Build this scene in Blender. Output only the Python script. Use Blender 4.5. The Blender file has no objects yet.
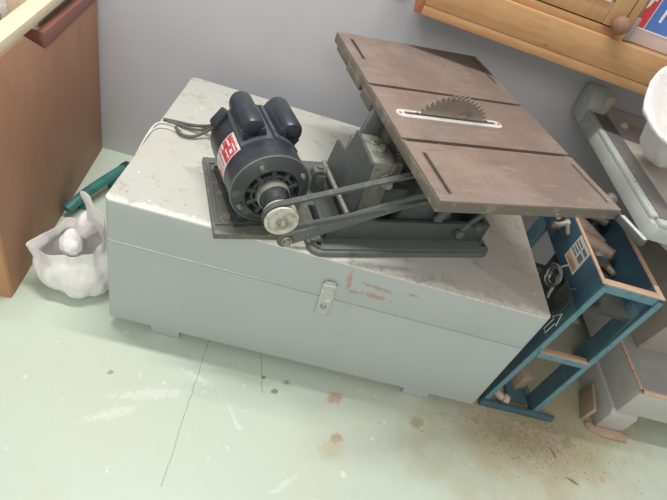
import bpy, bmesh, math, random
from math import sin, cos, pi, radians, sqrt, atan2
from mathutils import Vector, Matrix, noise
SC = bpy.context.scene
COL = SC.collection
random.seed(7)

# ------------------------------------------------------------------ camera
cam_d = bpy.data.cameras.new('camera')
cam = bpy.data.objects.new('camera', cam_d)
COL.objects.link(cam)
RX = Vector((0.958310, 0.092619, 0.270303))
RY = Vector((0.262034, -0.662074, -0.702137))
RZ = Vector((0.113929, 0.743694, -0.658741))
CM = Matrix.Identity(4)
for i in range(3):
    CM[i][0] = RX[i]
    CM[i][1] = -RY[i]
    CM[i][2] = -RZ[i]
CM.translation = (0.357625, -0.788770, 1.150856)
cam.matrix_world = CM
cam_d.sensor_width = 36
cam_d.lens = 505.606 / 667 * 36
cam_d.clip_start = 0.02
SC.camera = cam

# ------------------------------------------------------------------ light
SC.view_settings.view_transform = 'Standard'
SC.view_settings.look = 'None'
SC.view_settings.gamma = 1
SC.view_settings.exposure = 0.0
SC.view_settings.use_curve_mapping = False
wd = bpy.data.worlds.new('world')
SC.world = wd
wd.use_nodes = True
wd.node_tree.nodes['Background'].inputs[0].default_value = (1.0, 0.99, 0.97, 1)
wd.node_tree.nodes['Background'].inputs[1].default_value = 0.56


def area_light(x, y, z, ln, w, power, name):
    ld = bpy.data.lights.new(name, 'AREA')
    ld.shape = 'RECTANGLE'
    ld.size = ln
    ld.size_y = w
    ld.energy = power
    ld.color = (1.0, 0.985, 0.95)
    o = bpy.data.objects.new(name, ld)
    o.location = (x, y, z)
    COL.objects.link(o)
    return o


area_light(0.1, 0.22, 2.5, 1.3, 0.06, 38, 'ceiling_tube_light')
front = area_light(0.1, -3.0, 2.7, 2.4, 1.0, 36, 'front_fill_light')  # unseen lamp added as soft frontal fill on the table and under the bench
front.rotation_euler = (Vector((.4, .4, .3)) - front.location).to_track_quat('-Z', 'Y').to_euler()

# ------------------------------------------------------------------ materials


def NN(nt, typ, **kw):
    n = nt.nodes.new(typ)
    for k, v in kw.items():
        if k in ('operation', 'blend_type', 'data_type', 'feature', 'wave_type', 'interpolation_type', 'bands_direction', 'distance'):
            setattr(n, k, v)
    return n


def val(nt, sock, v):
    if hasattr(v, 'is_linked') or isinstance(v, bpy.types.NodeSocket):
        nt.links.new(v, sock)
    else:
        sock.default_value = v


class Mat:
    """small helper around one principled material"""

    def __init__(s, name, col, rough=0.6, metal=0.0, spec=0.35):
        m = bpy.data.materials.new(name)
        m.use_nodes = True
        s.m = m
        s.nt = m.node_tree
        s.p = s.nt.nodes['Principled BSDF']
        s.p.inputs['Roughness'].default_value = rough
        s.p.inputs['Metallic'].default_value = metal
        s.p.inputs['Specular IOR Level'].default_value = spec
        tc = s.nt.nodes.new('ShaderNodeTexCoord')
        s.co = tc.outputs['Object']
        s.c = col4(col)
        s.p.inputs['Base Color'].default_value = s.c

    def math(s, op, a, b=0.0, c=None):
        n = NN(s.nt, 'ShaderNodeMath', operation=op)
        val(s.nt, n.inputs[0], a)
        val(s.nt, n.inputs[1], b)
        if c is not None:
            val(s.nt, n.inputs[2], c)
        return n.outputs[0]

    def noise(s, scale, detail=4, rough=0.6, stretch=None, w=None):
        co = s.co
        if stretch:
            mp = s.nt.nodes.new('ShaderNodeMapping')
            s.nt.links.new(co, mp.inputs[0])
            mp.inputs['Scale'].default_value = stretch
            co = mp.outputs[0]
        n = s.nt.nodes.new('ShaderNodeTexNoise')
        s.nt.links.new(co, n.inputs['Vector'])
        n.inputs['Scale'].default_value = scale
        n.inputs['Detail'].default_value = detail
        n.inputs['Roughness'].default_value = rough
        return n.outputs[0]

    def voro(s, scale, feature='F1'):
        n = NN(s.nt, 'ShaderNodeTexVoronoi', feature=feature)
        s.nt.links.new(s.co, n.inputs['Vector'])
        n.inputs['Scale'].default_value = scale
        return n.outputs['Distance']

    def step(s, v, a, b):
        n = s.nt.nodes.new('ShaderNodeMapRange')
        n.interpolation_type = 'SMOOTHSTEP'
        val(s.nt, n.inputs[0], v)
        n.inputs[1].default_value = a
        n.inputs[2].default_value = b
        return n.outputs[0]

    def xyz(s):
        n = s.nt.nodes.new('ShaderNodeSeparateXYZ')
        s.nt.links.new(s.co, n.inputs[0])
        return n.outputs

    def blob(s, cx, cy, rx, ry, ang=0.0, nz=None, amt=0.5, soft=0.4, axes=(0, 1)):
        """1 inside an elliptical stain with a ragged edge, 0 outside"""
        o = s.xyz()
        dx = s.math('SUBTRACT', o[axes[0]], cx)
        dy = s.math('SUBTRACT', o[axes[1]], cy)
        ca, sa = cos(ang), sin(ang)
        u = s.math('DIVIDE', s.math('ADD', s.math('MULTIPLY', dx, ca), s.math('MULTIPLY', dy, sa)), rx)
        v = s.math('DIVIDE', s.math('SUBTRACT', s.math('MULTIPLY', dy, ca), s.math('MULTIPLY', dx, sa)), ry)
        d = s.math('SQRT', s.math('ADD', s.math('MULTIPLY', u, u), s.math('MULTIPLY', v, v)))
        if nz is not None:
            d = s.math('ADD', d, s.math('MULTIPLY', s.math('SUBTRACT', nz, 0.5), amt * 2))
        return s.step(d, 1.0 + soft / 2, 1.0 - soft / 2)

    def mix(s, fac, col):
        n = s.nt.nodes.new('ShaderNodeMix')
        n.data_type = 'RGBA'
        val(s.nt, n.inputs[0], fac)
        if isinstance(s.c, bpy.types.NodeSocket):
            s.nt.links.new(s.c, n.inputs[6])
        else:
            n.inputs[6].default_value = s.c
        n.inputs[7].default_value = col4(col)
        s.c = n.outputs[2]
        s.nt.links.new(s.c, s.p.inputs['Base Color'])
        return s

    def bump(s, h, strength=0.2, dist=0.002):
        n = s.nt.nodes.new('ShaderNodeBump')
        n.inputs['Strength'].default_value = strength
        n.inputs['Distance'].default_value = dist
        val(s.nt, n.inputs['Height'], h)
        s.nt.links.new(n.outputs[0], s.p.inputs['Normal'])
        return s

    def speck(s, col, scale=60, a=0.62, b=0.72, fac=1.0, detail=3):
        return s.mix(s.math('MULTIPLY', s.step(s.noise(scale, detail), a, b), fac), col)


def lin(c):
    c = c / 255
    return c / 12.92 if c <= 0.04045 else ((c + 0.055) / 1.055) ** 2.4


def col4(c):
    """colours are written as 0-255 sRGB albedo"""
    if len(c) == 4:
        return c
    return (lin(c[0]), lin(c[1]), lin(c[2]), 1)


def simple(name, col, rough=0.6, metal=0.0, spec=0.35, var=None, vs=25, va=0.5, vb=0.75, bump=0.0):
    m = Mat(name, col, rough, metal, spec)
    if var:
        m.speck(var, vs, va, vb)
    if bump:
        m.bump(m.noise(vs * 4), bump, 0.001)
    return m.m


# floor: worn pale green paint
m = Mat('green_floor_paint', (199, 212, 196), 0.45)
n2 = m.noise(9, 5)
n3 = m.noise(70, 4)
nf = m.noise(95, 5, .7)
m.mix(m.math('MULTIPLY', m.step(m.noise(2.2, 4), 0.42, 0.7), 0.5), (206, 207, 188))
m.mix(m.math('MULTIPLY', m.step(n2, 0.55, 0.75), 0.35), (190, 202, 186))
m.mix(m.math('MULTIPLY', m.step(m.noise(30, 3), 0.66, 0.72), 0.7), (232, 236, 226))
m.mix(m.math('MULTIPLY', m.math('MULTIPLY', m.step(m.voro(11), 0.085, 0.05), m.step(n2, .5, .6)), 0.6), (234, 237, 228))
m.mix(m.math('MULTIPLY', m.step(n3, 0.70, 0.76), 0.55), (140, 138, 118))
m.mix(m.math('MULTIPLY', m.step(m.noise(160, 2), 0.73, 0.78), 0.7), (110, 104, 90))
m.mix(m.math('MULTIPLY', m.blob(1.22, 0.02, 0.36, 0.20, 0.45, n2, 0.9, 1.2), 0.75), (186, 170, 136))
m.mix(m.math('MULTIPLY', m.blob(1.17, -0.01, 0.13, 0.09, 0.3, n3, 0.9, 1.0), 0.6), (146, 130, 104))
m.mix(m.math('MULTIPLY', m.blob(1.2, 0.25, 0.30, 0.32, 0, n2, 0.7, 1.0), 0.7), (176, 166, 136))
for (bx, by, r, col, f) in [(.614, -.055, .022, (186, 142, 118), .8), (.63, -.165, .016, (178, 134, 110), .8), (.618, -.195, .032, (196, 182, 140), .55),
                            (.845, -.07, .02, (160, 138, 112), .7), (.455, -.078, .009, (104, 116, 98), .9), (.482, -.045, .009, (130, 140, 118), .8),
                            (1.38, -.11, .012, (206, 158, 128), .8), (.42, -.045, .006, (90, 100, 88), .8), (.06, -.13, .007, (120, 90, 76), .7),
                            (1.3, -.02, .02, (128, 120, 88), .6), (1.1, -.05, .016, (150, 140, 112), .6), (1.02, -.02, .012, (150, 142, 116), .6)]:
    m.mix(m.math('MULTIPLY', m.blob(bx, by, r * .95, r * .75, .5, nf, 1.3, .9), f * .85), col)
for (bx, by, rx, ry, a) in [(.37, -.17, .04, .004, -1.0), (.17, -.16, .07, .012, .3), (.1, -.23, .05, .01, .5), (.26, -.09, .04, .008, -.3), (.52, -.3, .03, .006, .8)]:
    m.mix(m.math('MULTIPLY', m.blob(bx, by, rx, ry, a, nf, 2.8, .9), .4), (234, 237, 228))
o = m.xyz()
wob = m.math('MULTIPLY', m.math('SUBTRACT', m.noise(18, 3), 0.5), 0.012)
for (cx, sl, y0, y1, wd_) in [(.2566, -.017, -.36, .05, .0011), (.405, -.25, -.09, .05, .0013)]:
    ln_ = m.math('ABSOLUTE', m.math('SUBTRACT', m.math('SUBTRACT', o[0], cx), m.math('ADD', m.math('MULTIPLY', o[1], sl), wob)))
    k = m.step(ln_, wd_ * 1.6, wd_ * .5)
    k = m.math('MULTIPLY', k, m.math('GREATER_THAN', o[1], y0))
    k = m.math('MULTIPLY', k, m.math('LESS_THAN', o[1], y1))
    m.mix(m.math('MULTIPLY', k, .5), (112, 118, 104))
m.bump(n3, 0.08)
M_FLOOR = m.m

m = Mat('wall_paint', (196, 196, 200), 0.7)
m.mix(m.math('MULTIPLY', m.step(m.noise(3, 4), .45, .75), .35), (184, 183, 186))
m.speck((130, 128, 126), 45, .74, .78, .6)
M_WALL = m.m

# chest paint
GREY = (179, 186, 183)
m = Mat('chest_grey_paint', GREY, 0.5)
n1 = m.noise(40, 4)
nr = m.noise(85, 5, .7)
m.mix(m.math('MULTIPLY', m.step(m.noise(5, 4), .5, .75), .35), (170, 176, 172))
m.speck((146, 148, 142), 70, .70, .76, .5)
CX, CY = .5, .3025      # the chest's origin is the centre of its footprint
for (x, z, rx, rz, a) in [(.536, .378, .006, .024, .12), (.60, .352, .03, .006, -.1), (.56, .347, .018, .004, .1), (.605, .378, .03, .005, -.05), (.68, .385, .014, .004, 0)]:
    m.mix(m.math('MULTIPLY', m.blob(x - CX, z, rx, rz, a, nr, 2.2, .8, axes=(0, 2)), .55), (176, 114, 102))
o = m.xyz()
k = m.step(m.math('ABSOLUTE', m.math('ADD', m.math('SUBTRACT', o[2], .3085), m.math('MULTIPLY', m.math('SUBTRACT', n1, .5), .008))), .0035, .0015)
m.mix(m.math('MULTIPLY', m.math('MULTIPLY', k, m.step(o[0], .0, -.35)), .85), (236, 238, 234))
m.bump(n1, .08)
M_CHEST = m.m

m = Mat('chest_top_worn', (190, 190, 181), 0.6)
n1 = m.noise(34, 5)
n2 = m.noise(120, 3)
o = m.xyz()
m.mix(m.math('MULTIPLY', m.step(m.noise(4, 4), .46, .7), .45), (184, 178, 162))
m.mix(m.math('MULTIPLY', m.step(o[0], .05, .4), .5), (190, 174, 163))
m.mix(m.math('MULTIPLY', m.step(n1, .56, .66), .6), (168, 162, 146))
m.mix(m.math('MULTIPLY', m.step(n2, .66, .72), .6), (150, 138, 118))
m.mix(m.math('MULTIPLY', m.step(m.noise(60, 3), .70, .74), .7), (160, 106, 80))
m.mix(m.math('MULTIPLY', m.step(m.voro(22), .09, .04), .8), (238, 236, 230))
# chipped front arris, bare and chalky; the plain paint laps round the edge on the left third
yy = m.math('ADD', o[1], CY)
e = m.math('ADD', yy, m.math('MULTIPLY', m.math('SUBTRACT', n1, .5), .07))
m.mix(m.math('MULTIPLY', m.step(e, .022, .004), .8), (226, 224, 216))
m.mix(m.math('MULTIPLY', m.step(m.math('ADD', yy, m.math('MULTIPLY', m.math('SUBTRACT', n2, .5), .06)), .006, -.004), m.math('MULTIPLY', m.step(o[0], -.3, .3), .45)), (192, 158, 138))
m.bump(n2, .1)
M_CHESTTOP = m.m

m = Mat('hasp_metal', (190, 194, 188), 0.4, .2)
m.speck((150, 138, 120), 120, .6, .7, .8)
m.speck((230, 230, 226), 90, .6, .66, .8)
M_HASP = m.m

# dark painted cast iron (dusty grey-green)
m = Mat('saw_iron_dusty', (104, 109, 104), 0.55, .1)
m.mix(m.math('MULTIPLY', m.step(m.noise(14, 4), .45, .7), .6), (116, 117, 108))
m.speck((140, 138, 126), 110, .64, .72, .6)
m.speck((72, 76, 74), 50, .6, .7, .6)
m.bump(m.noise(200, 3), .15)
M_IRON = m.m

m = Mat('saw_iron_dark', (82, 87, 85), 0.5, .1)
m.speck((96, 98, 92), 30, .5, .7, .6)
m.bump(m.noise(200, 3), .12)
M_IRON2 = m.m
m = Mat('dusty_block', (138, 138, 128), 0.6, .2)
m.speck((106, 106, 98), 60, .5, .65, .8)
m.speck((150, 116, 90), 40, .62, .7, .6)
M_BLOCK = m.m

m = Mat('table_brown_iron', (132, 116, 107), 0.42, .2)
m.mix(m.math('MULTIPLY', m.step(m.noise(6, 5, .65), .42, .62), .8), (150, 134, 124))
m.mix(m.math('MULTIPLY', m.step(m.noise(16, 4, .7, (1.2, 5, 1)), .58, .68), .35), (176, 164, 154))
m.mix(m.math('MULTIPLY', m.step(m.noise(10, 4, .6, (1, 5, 1)), .52, .7), .45), (122, 105, 96))
m.speck((192, 184, 176), 75, .73, .76, .9)
m.speck((108, 94, 88), 48, .64, .72, .6)
m.bump(m.noise(180, 3), .08)
M_TABLE = m.m
m = Mat('table_edge_iron', (116, 108, 98), 0.5, .2)
m.speck((144, 138, 122), 30, .5, .64, .7)
m.speck((196, 192, 180), 40, .70, .73, .8)
M_TEDGE = m.m
M_SLOT = simple('slot_dark', (52, 44, 42), .8)
m = Mat('blade_steel', (156, 148, 138), 0.38, .75)
m.speck((120, 108, 98), 40, .5, .7, .8)
M_BLADE = m.m
M_INSERT = simple('insert_bright', (214, 210, 206), .4, .2, var=(188, 180, 174), vs=60)
M_STEEL = simple('bolt_steel', (160, 158, 148), .4, .6, var=(120, 112, 100), vs=120)
M_RUBBER = simple('belt_rubber', (84, 88, 86), .7, var=(106, 108, 102), vs=60)

# motor
m = Mat('motor_black_paint', (46, 51, 60), 0.34, .1, .5)
m.speck((70, 74, 80), 22, .52, .72, .7)
m.speck((120, 120, 116), 160, .68, .74, .6)
M_MOTOR = m.m
M_MEDGE = simple('motor_edge_highlight', (84, 90, 98), .4, .1, var=(58, 62, 70), vs=60)  # capacitor flanges painted lighter for the highlight along their worn edges
m = Mat('motor_bell_dusty', (66, 72, 72), 0.45, .2)
m.speck((104, 106, 98), 40, .52, .7, .7)
M_BELL = m.m
M_BELLR = simple('motor_bell_rim', (118, 122, 120), .4, .4)
M_PIT = simple('motor_vent_dark', (26, 28, 28), .9)
M_PULLEY = simple('pulley_pale', (206, 206, 190), .45, .15, var=(170, 170, 152), vs=70, va=.48, vb=.66)
M_PLATE = simple('mount_plate', (104, 106, 98), .6, .1, var=(132, 130, 116), vs=40, va=.5, vb=.7)
M_LABELW = simple('label_white', (222, 214, 206), .5, var=(196, 170, 160), vs=60)
M_LABELR = simple('label_red', (186, 54, 70), .5, var=(206, 120, 124), vs=140, va=.5, vb=.6)
M_CABLE = simple('cable_grey', (98, 96, 90), .6)
M_CABLEW = simple('cable_white', (216, 212, 204), .5)

# woods


def wood(name, a, b, c, scale=10, stretch=(1, 8, 8), rough=.5):
    m = Mat(name, a, rough)
    m.mix(m.math('MULTIPLY', m.step(m.noise(scale, 5, .6, stretch), .4, .66), .8), b)
    m.mix(m.math('MULTIPLY', m.step(m.noise(scale * 3, 3, .6, stretch), .58, .72), .5), c)
    return m


m = wood('plywood_cabinet', (170, 128, 102), (161, 119, 94), (150, 108, 86), 4, (1, 1, .5), .55)
m.mix(m.math('MULTIPLY', m.step(m.noise(3, 3), .5, .75), .4), (164, 116, 98))
M_PLY = m.m
M_PLYFRONT = wood('cabinet_front', (196, 146, 108), (182, 130, 94), (170, 118, 84), 6, (4, 4, .5)).m
M_REDW = wood('reddish_wood', (148, 102, 90), (136, 92, 80), (124, 82, 72), 12, (6, 1, 6)).m
M_BATTEN = wood('pale_batten', (230, 214, 186), (220, 203, 172), (206, 188, 156), 14, (6, 1, 6)).m
m = wood('pine_bench', (188, 148, 104), (176, 134, 90), (160, 116, 76), 9, (1, 7, 7), .45)
for (x, z, r) in [(.095, .068, .005), (.33, .03, .004), (.62, .05, .005)]:
    m.mix(m.math('MULTIPLY', m.blob(x, z, r * 1.6, r, .1, m.noise(60), .6, .9, axes=(0, 2)), .6), (138, 94, 62))
M_PINE = m.m
M_PINE2 = wood('pine_panel', (190, 152, 108), (178, 138, 94), (164, 122, 80), 9, (7, 7, 1)).m
M_PINERED = wood('pine_red_end', (176, 116, 88), (164, 104, 78), (150, 92, 68), 12, (6, 6, 1)).m
M_PINETOP = wood('pine_top', (166, 128, 92), (150, 114, 82), (138, 102, 74), 9, (1, 7, 7)).m
M_KNOB = simple('knob_brown', (142, 108, 92), .45, var=(126, 94, 80), vs=50)
M_RAW = wood('raw_cut_edge', (206, 174, 146), (194, 160, 132), (180, 146, 118), 18, (1, 5, 5)).m
M_GAP = simple('gap_dark', (78, 54, 40), .9)

# teal stand
m = Mat('teal_paint', (78, 103, 111), .5)
m.speck((88, 120, 126), 30, .5, .7, .7)
m.speck((150, 160, 150), 120, .72, .76, .6)
M_TEAL = m.m
m = Mat('teal_paint_light', (106, 143, 152), .5)
m.speck((70, 122, 136), 40, .5, .7, .7)
M_TEAL2 = m.m
m = Mat('navy_panel', (60, 87, 103), .5)
m.speck((68, 100, 116), 20, .5, .75, .7)
M_NAVY = m.m
M_DARKB = simple('stand_dark_board', (70, 72, 68), .8, var=(86, 86, 80), vs=30)
M_TEALTUBE = simple('teal_plastic', (66, 126, 120), .4, var=(54, 106, 102), vs=20)

# right machine
m = Mat('machine_grey', (178, 184, 178), .6)
m.mix(m.math('MULTIPLY', m.step(m.noise(7, 4), .5, .75), .4), (164, 168, 160))
m.speck((76, 76, 70), 55, .67, .71, .9)
m.speck((204, 206, 196), 36, .62, .7, .6)
m.bump(m.noise(60, 4), .3, .003)
M_MACH = m.m
M_MDARK = simple('machine_dark_strip', (114, 111, 110), .6, var=(126, 122, 118), vs=30)
m = Mat('machine_plate', (178, 170, 162), .5)
m.mix(m.math('MULTIPLY', m.step(m.noise(8, 4), .45, .7), .7), (162, 152, 144))
m.speck((196, 192, 184), 30, .62, .7, .6)
M_MPLATE = m.m
M_BEIGE = simple('beige_worn', (196, 186, 166), .7, var=(176, 166, 150), vs=40)
M_PED = simple('pedestal_taupe', (172, 163, 154), .6, var=(160, 150, 142), vs=16)
m = Mat('plinth_grey', (186, 186, 180), .55)
m.speck((170, 166, 158), 9, .5, .7, .7)
M_PLINTH = m.m
m = Mat('plinth_top', (160, 158, 154), .55)
m.speck((172, 170, 164), 9, .5, .7, .7)
M_PLINTHT = m.m
M_PLINTHE = simple('plinth_bare_edge', (206, 176, 154), .7, var=(180, 140, 112), vs=60)
M_OFFCUT = wood('offcut_brown', (184, 160, 138), (170, 146, 124), (156, 130, 108), 14, (2, 2, 5)).m

# whites
m = Mat('bag_white_plastic', (236, 234, 232), .38, 0, .4)
m.p.inputs['Subsurface Weight'].default_value = .15
m.p.inputs['Subsurface Radius'].default_value = (.02, .02, .02)
m.bump(m.noise(30, 4, .7), .5, .006)
M_BAG = m.m
m = Mat('bundle_white', (238, 236, 234), .7)
m.bump(m.noise(50, 4, .7), .5, .005)
M_BUNDLE = m.m
m = Mat('sack_white', (246, 244, 242), .8)
m.bump(m.noise(90, 4, .7), .6, .005)
M_SACK = m.m
M_WHITE = simple('white_plastic', (230, 228, 222), .45)
M_BOXRED = simple('box_red', (208, 70, 76), .45)
M_BOXBLUE = simple('box_blue', (84, 124, 196), .45)
M_BOXPINK = simple('box_pale_cardboard', (212, 196, 188), .7, var=(200, 182, 174), vs=12)
M_BOXWHITE = simple('box_white_print', (236, 232, 226), .5)
M_GREYST = simple('grey_hinge', (142, 134, 134), .5)
M_PAPER = simple('paper_label', (206, 204, 198), .6)
M_INK = simple('ink_grey', (110, 112, 118), .6)
M_INKO = simple('ink_orange', (206, 160, 104), .6)
M_PINKPL = simple('pale_pink_plastic', (212, 190, 180), .5, var=(190, 156, 142), vs=40)
M_BRTOOL = wood('tool_handle_wood', (136, 118, 102), (120, 102, 88), (104, 88, 74), 20, (5, 1, 5)).m
M_GREYTOOL = simple('tool_grey_metal', (112, 112, 108), .5, .4, var=(140, 136, 128), vs=40)
M_WIRE = simple('wire_grey', (138, 138, 134), .4, .5)
M_GREEN = simple('green_bottle', (54, 78, 62), .4)
M_YEL = simple('tape_yellow', (196, 178, 128), .6)
M_CREAM = simple('cream_plastic', (214, 204, 182), .5)
M_BLACKCAP = simple('black_cap', (60, 58, 56), .6)
M_DUST1 = simple('sawdust_tan', (176, 158, 126), .9)
M_DUST2 = simple('sawdust_dark', (140, 128, 108), .9)

# ------------------------------------------------------------------ mesh helpers


def rrect(x0, x1, y0, y1, r, n=6):
    out = []
    for cx, cy, a0 in [(x1 - r, y1 - r, 0), (x0 + r, y1 - r, 90), (x0 + r, y0 + r, 180), (x1 - r, y0 + r, 270)]:
        for k in range(n + 1):
            a = radians(a0 + 90 * k / n)
            out.append((cx + r * cos(a), cy + r * sin(a)))
    return out


class MB:
    def __init__(s, F=None):
        s.bm = bmesh.new()
        s.F = F or Matrix.Identity(4)

    def _append(s, tmp, M=None, mi=0):
        if M is not None:
            bmesh.ops.transform(tmp, matrix=M, verts=tmp.verts)
        vm = {}
        for v in tmp.verts:
            vm[v] = s.bm.verts.new(v.co)
        for f in tmp.faces:
            try:
                nf = s.bm.faces.new([vm[v] for v in f.verts])
                nf.material_index = mi if mi else f.material_index
            except ValueError:
                pass
        tmp.free()
        return s

    def box(s, x0, x1, y0, y1, z0, z1, bev=0.0, seg=2, mi=0, M=None):
        t = bmesh.new()
        bmesh.ops.create_cube(t, size=1)
        S = Matrix.Diagonal((abs(x1 - x0), abs(y1 - y0), abs(z1 - z0), 1))
        bmesh.ops.transform(t, matrix=Matrix.Translation(((x0 + x1) / 2, (y0 + y1) / 2, (z0 + z1) / 2)) @ S, verts=t.verts)
        if bev:
            bmesh.ops.bevel(t, geom=t.edges[:], offset=bev, segments=seg, affect='EDGES', profile=.5)
        return s._append(t, M, mi)

    def beam(s, p0, p1, w, h, up=(0, 0, 1), bev=0.0, mi=0):
        p0, p1 = Vector(p0), Vector(p1)
        d = p1 - p0
        L = d.length
        x = d.normalized()
        up = Vector(up)
        y = up.cross(x).normalized()
        z = x.cross(y)
        R = Matrix((x, y, z)).transposed().to_4x4()
        R.translation = (p0 + p1) / 2
        return s.box(-L / 2, L / 2, -w / 2, w / 2, -h / 2, h / 2, bev, 2, mi, R)

    def cyl(s, p0, p1, r0, r1=None, seg=24, bev=0.0, mi=0):
        p0, p1 = Vector(p0), Vector(p1)
        r1 = r0 if r1 is None else r1
        L = (p1 - p0).length
        if bev:
            prof = [(0, 0), (r0 - bev, 0), (r0, bev), (r1, L - bev), (r1 - bev, L), (0, L)]
        else:
            prof = [(0, 0), (r0, 0), (r1, L), (0, L)]
        return s.lathe(prof, p0, p1 - p0, seg, mi)

    def lathe(s, prof, org, axis, seg=32, mi=0, xdir=None):
        a = Vector(axis).normalized()
        x = Vector(xdir) if xdir else (Vector((0, 0, 1)) if abs(a.z) < .9 else Vector((1, 0, 0)))
        x = (x - a * x.dot(a)).normalized()
        y = a.cross(x)
        org = Vector(org)
        rings = []
        for r, h in prof:
            if r < 1e-6:
                rings.append([s.bm.verts.new(org + a * h)])
            else:
                rings.append([s.bm.verts.new(org + a * h + (x * cos(2 * pi * k / seg) + y * sin(2 * pi * k / seg)) * r) for k in range(seg)])
        for i in range(len(rings) - 1):
            A, B = rings[i], rings[i + 1]
            for k in range(seg):
                k2 = (k + 1) % seg
                if len(A) == 1 and len(B) == 1:
                    continue
                if len(A) == 1:
                    f = s.bm.faces.new((A[0], B[k2], B[k]))
                elif len(B) == 1:
                    f = s.bm.faces.new((A[k], A[k2], B[0]))
                else:
                    f = s.bm.faces.new((A[k], A[k2], B[k2], B[k]))
                f.material_index = mi
        return s

    def tube(s, pts, r, seg=8, mi=0, closed=False, smooth=0):
        P = [Vector(p) for p in pts]
        for _ in range(smooth):
            Q = []
            n = len(P)
            rng = range(n if closed else n - 1)
            if not closed:
                Q.append(P[0])
            for i in rng:
                a, b = P[i], P[(i + 1) % n]
                Q += [a * .75 + b * .25, a * .25 + b * .75]
            if not closed:
                Q.append(P[-1])
            P = Q
        n = len(P)
        prev = None
        rings = []
        for i in range(n):
            if closed:
                t = (P[(i + 1) % n] - P[i - 1]).normalized()
            else:
                t = (P[min(i + 1, n - 1)] - P[max(i - 1, 0)]).normalized()
            if prev is None:
                x = t.orthogonal().normalized()
            else:
                x = (prev - t * prev.dot(t)).normalized()
            prev = x
            y = t.cross(x)
            rr = r(i / (n - 1)) if callable(r) else r
            rings.append([s.bm.verts.new(P[i] + (x * cos(2 * pi * k / seg) + y * sin(2 * pi * k / seg)) * rr) for k in range(seg)])
        m_ = n if closed else n - 1
        for i in range(m_):
            A, B = rings[i], rings[(i + 1) % n]
            for k in range(seg):
                k2 = (k + 1) % seg
                f = s.bm.faces.new((A[k], A[k2], B[k2], B[k]))
                f.material_index = mi
        if not closed:
            f = s.bm.faces.new(rings[0][::-1])
            f.material_index = mi
            f = s.bm.faces.new(rings[-1])
            f.material_index = mi
        return s

    def prism(s, poly, d0, d1, axis='v', bev=0.0, mi=0, M=None):
        """poly in two axes extruded along the third: axis 'x' -> poly (y,z); 'y' -> (x,z); 'z' -> (x,y)"""
        t = bmesh.new()
        def mk(a, b, d):
            return {'x': (d, a, b), 'y': (a, d, b), 'z': (a, b, d)}[axis]
        A = [t.verts.new(mk(a, b, d0)) for a, b in poly]
        B = [t.verts.new(mk(a, b, d1)) for a, b in poly]
        n = len(poly)
        t.faces.new(A[::-1])
        t.faces.new(B)
        for k in range(n):
            t.faces.new((A[k], A[(k + 1) % n], B[(k + 1) % n], B[k]))
        bmesh.ops.recalc_face_normals(t, faces=t.faces)
        if bev:
            bmesh.ops.bevel(t, geom=t.edges[:], offset=bev, segments=2, affect='EDGES', profile=.5)
        return s._append(t, M, mi)

    def holed(s, x0, x1, y0, y1, z0, z1, holes, mi=0):
        """slab with rectangular through-holes (hx0,hx1,hy0,hy1)"""
        xs = sorted({x0, x1, *[h[0] for h in holes], *[h[1] for h in holes]})
        ys = sorted({y0, y1, *[h[2] for h in holes], *[h[3] for h in holes]})
        def solid(i, j):
            if i < 0 or j < 0 or i >= len(xs) - 1 or j >= len(ys) - 1:
                return False
            cx, cy = (xs[i] + xs[i + 1]) / 2, (ys[j] + ys[j + 1]) / 2
            return not any(h[0] < cx < h[1] and h[2] < cy < h[3] for h in holes)
        vt = {}
        def V(i, j, z):
            k = (i, j, z)
            if k not in vt:
                vt[k] = s.bm.verts.new((xs[i], ys[j], z))
            return vt[k]
        def face(vs):
            f = s.bm.faces.new(vs)
            f.material_index = mi
        for i in range(len(xs) - 1):
            for j in range(len(ys) - 1):
                if not solid(i, j):
                    continue
                face((V(i, j, z1), V(i + 1, j, z1), V(i + 1, j + 1, z1), V(i, j + 1, z1)))
                face((V(i, j, z0), V(i, j + 1, z0), V(i + 1, j + 1, z0), V(i + 1, j, z0)))
                if not solid(i - 1, j):
                    face((V(i, j, z0), V(i, j, z1), V(i, j + 1, z1), V(i, j + 1, z0)))
                if not solid(i + 1, j):
                    face((V(i + 1, j, z0), V(i + 1, j + 1, z0), V(i + 1, j + 1, z1), V(i + 1, j, z1)))
                if not solid(i, j - 1):
                    face((V(i, j, z0), V(i + 1, j, z0), V(i + 1, j, z1), V(i, j, z1)))
                if not solid(i, j + 1):
                    face((V(i, j + 1, z0), V(i, j + 1, z1), V(i + 1, j + 1, z1), V(i + 1, j + 1, z0)))
        return s

    def quad(s, a, b, c, d, mi=0):
        f = s.bm.faces.new([s.bm.verts.new(p) for p in (a, b, c, d)])
        f.material_index = mi
        return s

    def build(s, name, mat, parent=None, origin=None, angle=35, fix=True, label=None):
        me = bpy.data.meshes.new(name)
        if fix:
            bmesh.ops.recalc_face_normals(s.bm, faces=s.bm.faces)
        M = s.F
        o = bpy.data.objects.new(name, me)
        if parent is not None:
            M = WORLD[parent.name].inverted() @ s.F
            o.parent = parent
            WORLD[o.name] = WORLD[parent.name]
        elif origin is not None:
            T = Matrix.Translation(origin)
            M = T.inverted() @ s.F
            o.location = origin
            WORLD[o.name] = T
        else:
            WORLD[o.name] = Matrix.Identity(4)
        bmesh.ops.transform(s.bm, matrix=M, verts=s.bm.verts)
        s.bm.to_mesh(me)
        s.bm.free()
        for mm in (mat if isinstance(mat, (list, tuple)) else [mat]):
            me.materials.append(mm)
        me.polygons.foreach_set('use_smooth', [True] * len(me.polygons))
        me.set_sharp_from_angle(angle=radians(angle))
        COL.objects.link(o)
        if label:
            o['label'] = label
        return o


WORLD = {}


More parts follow.
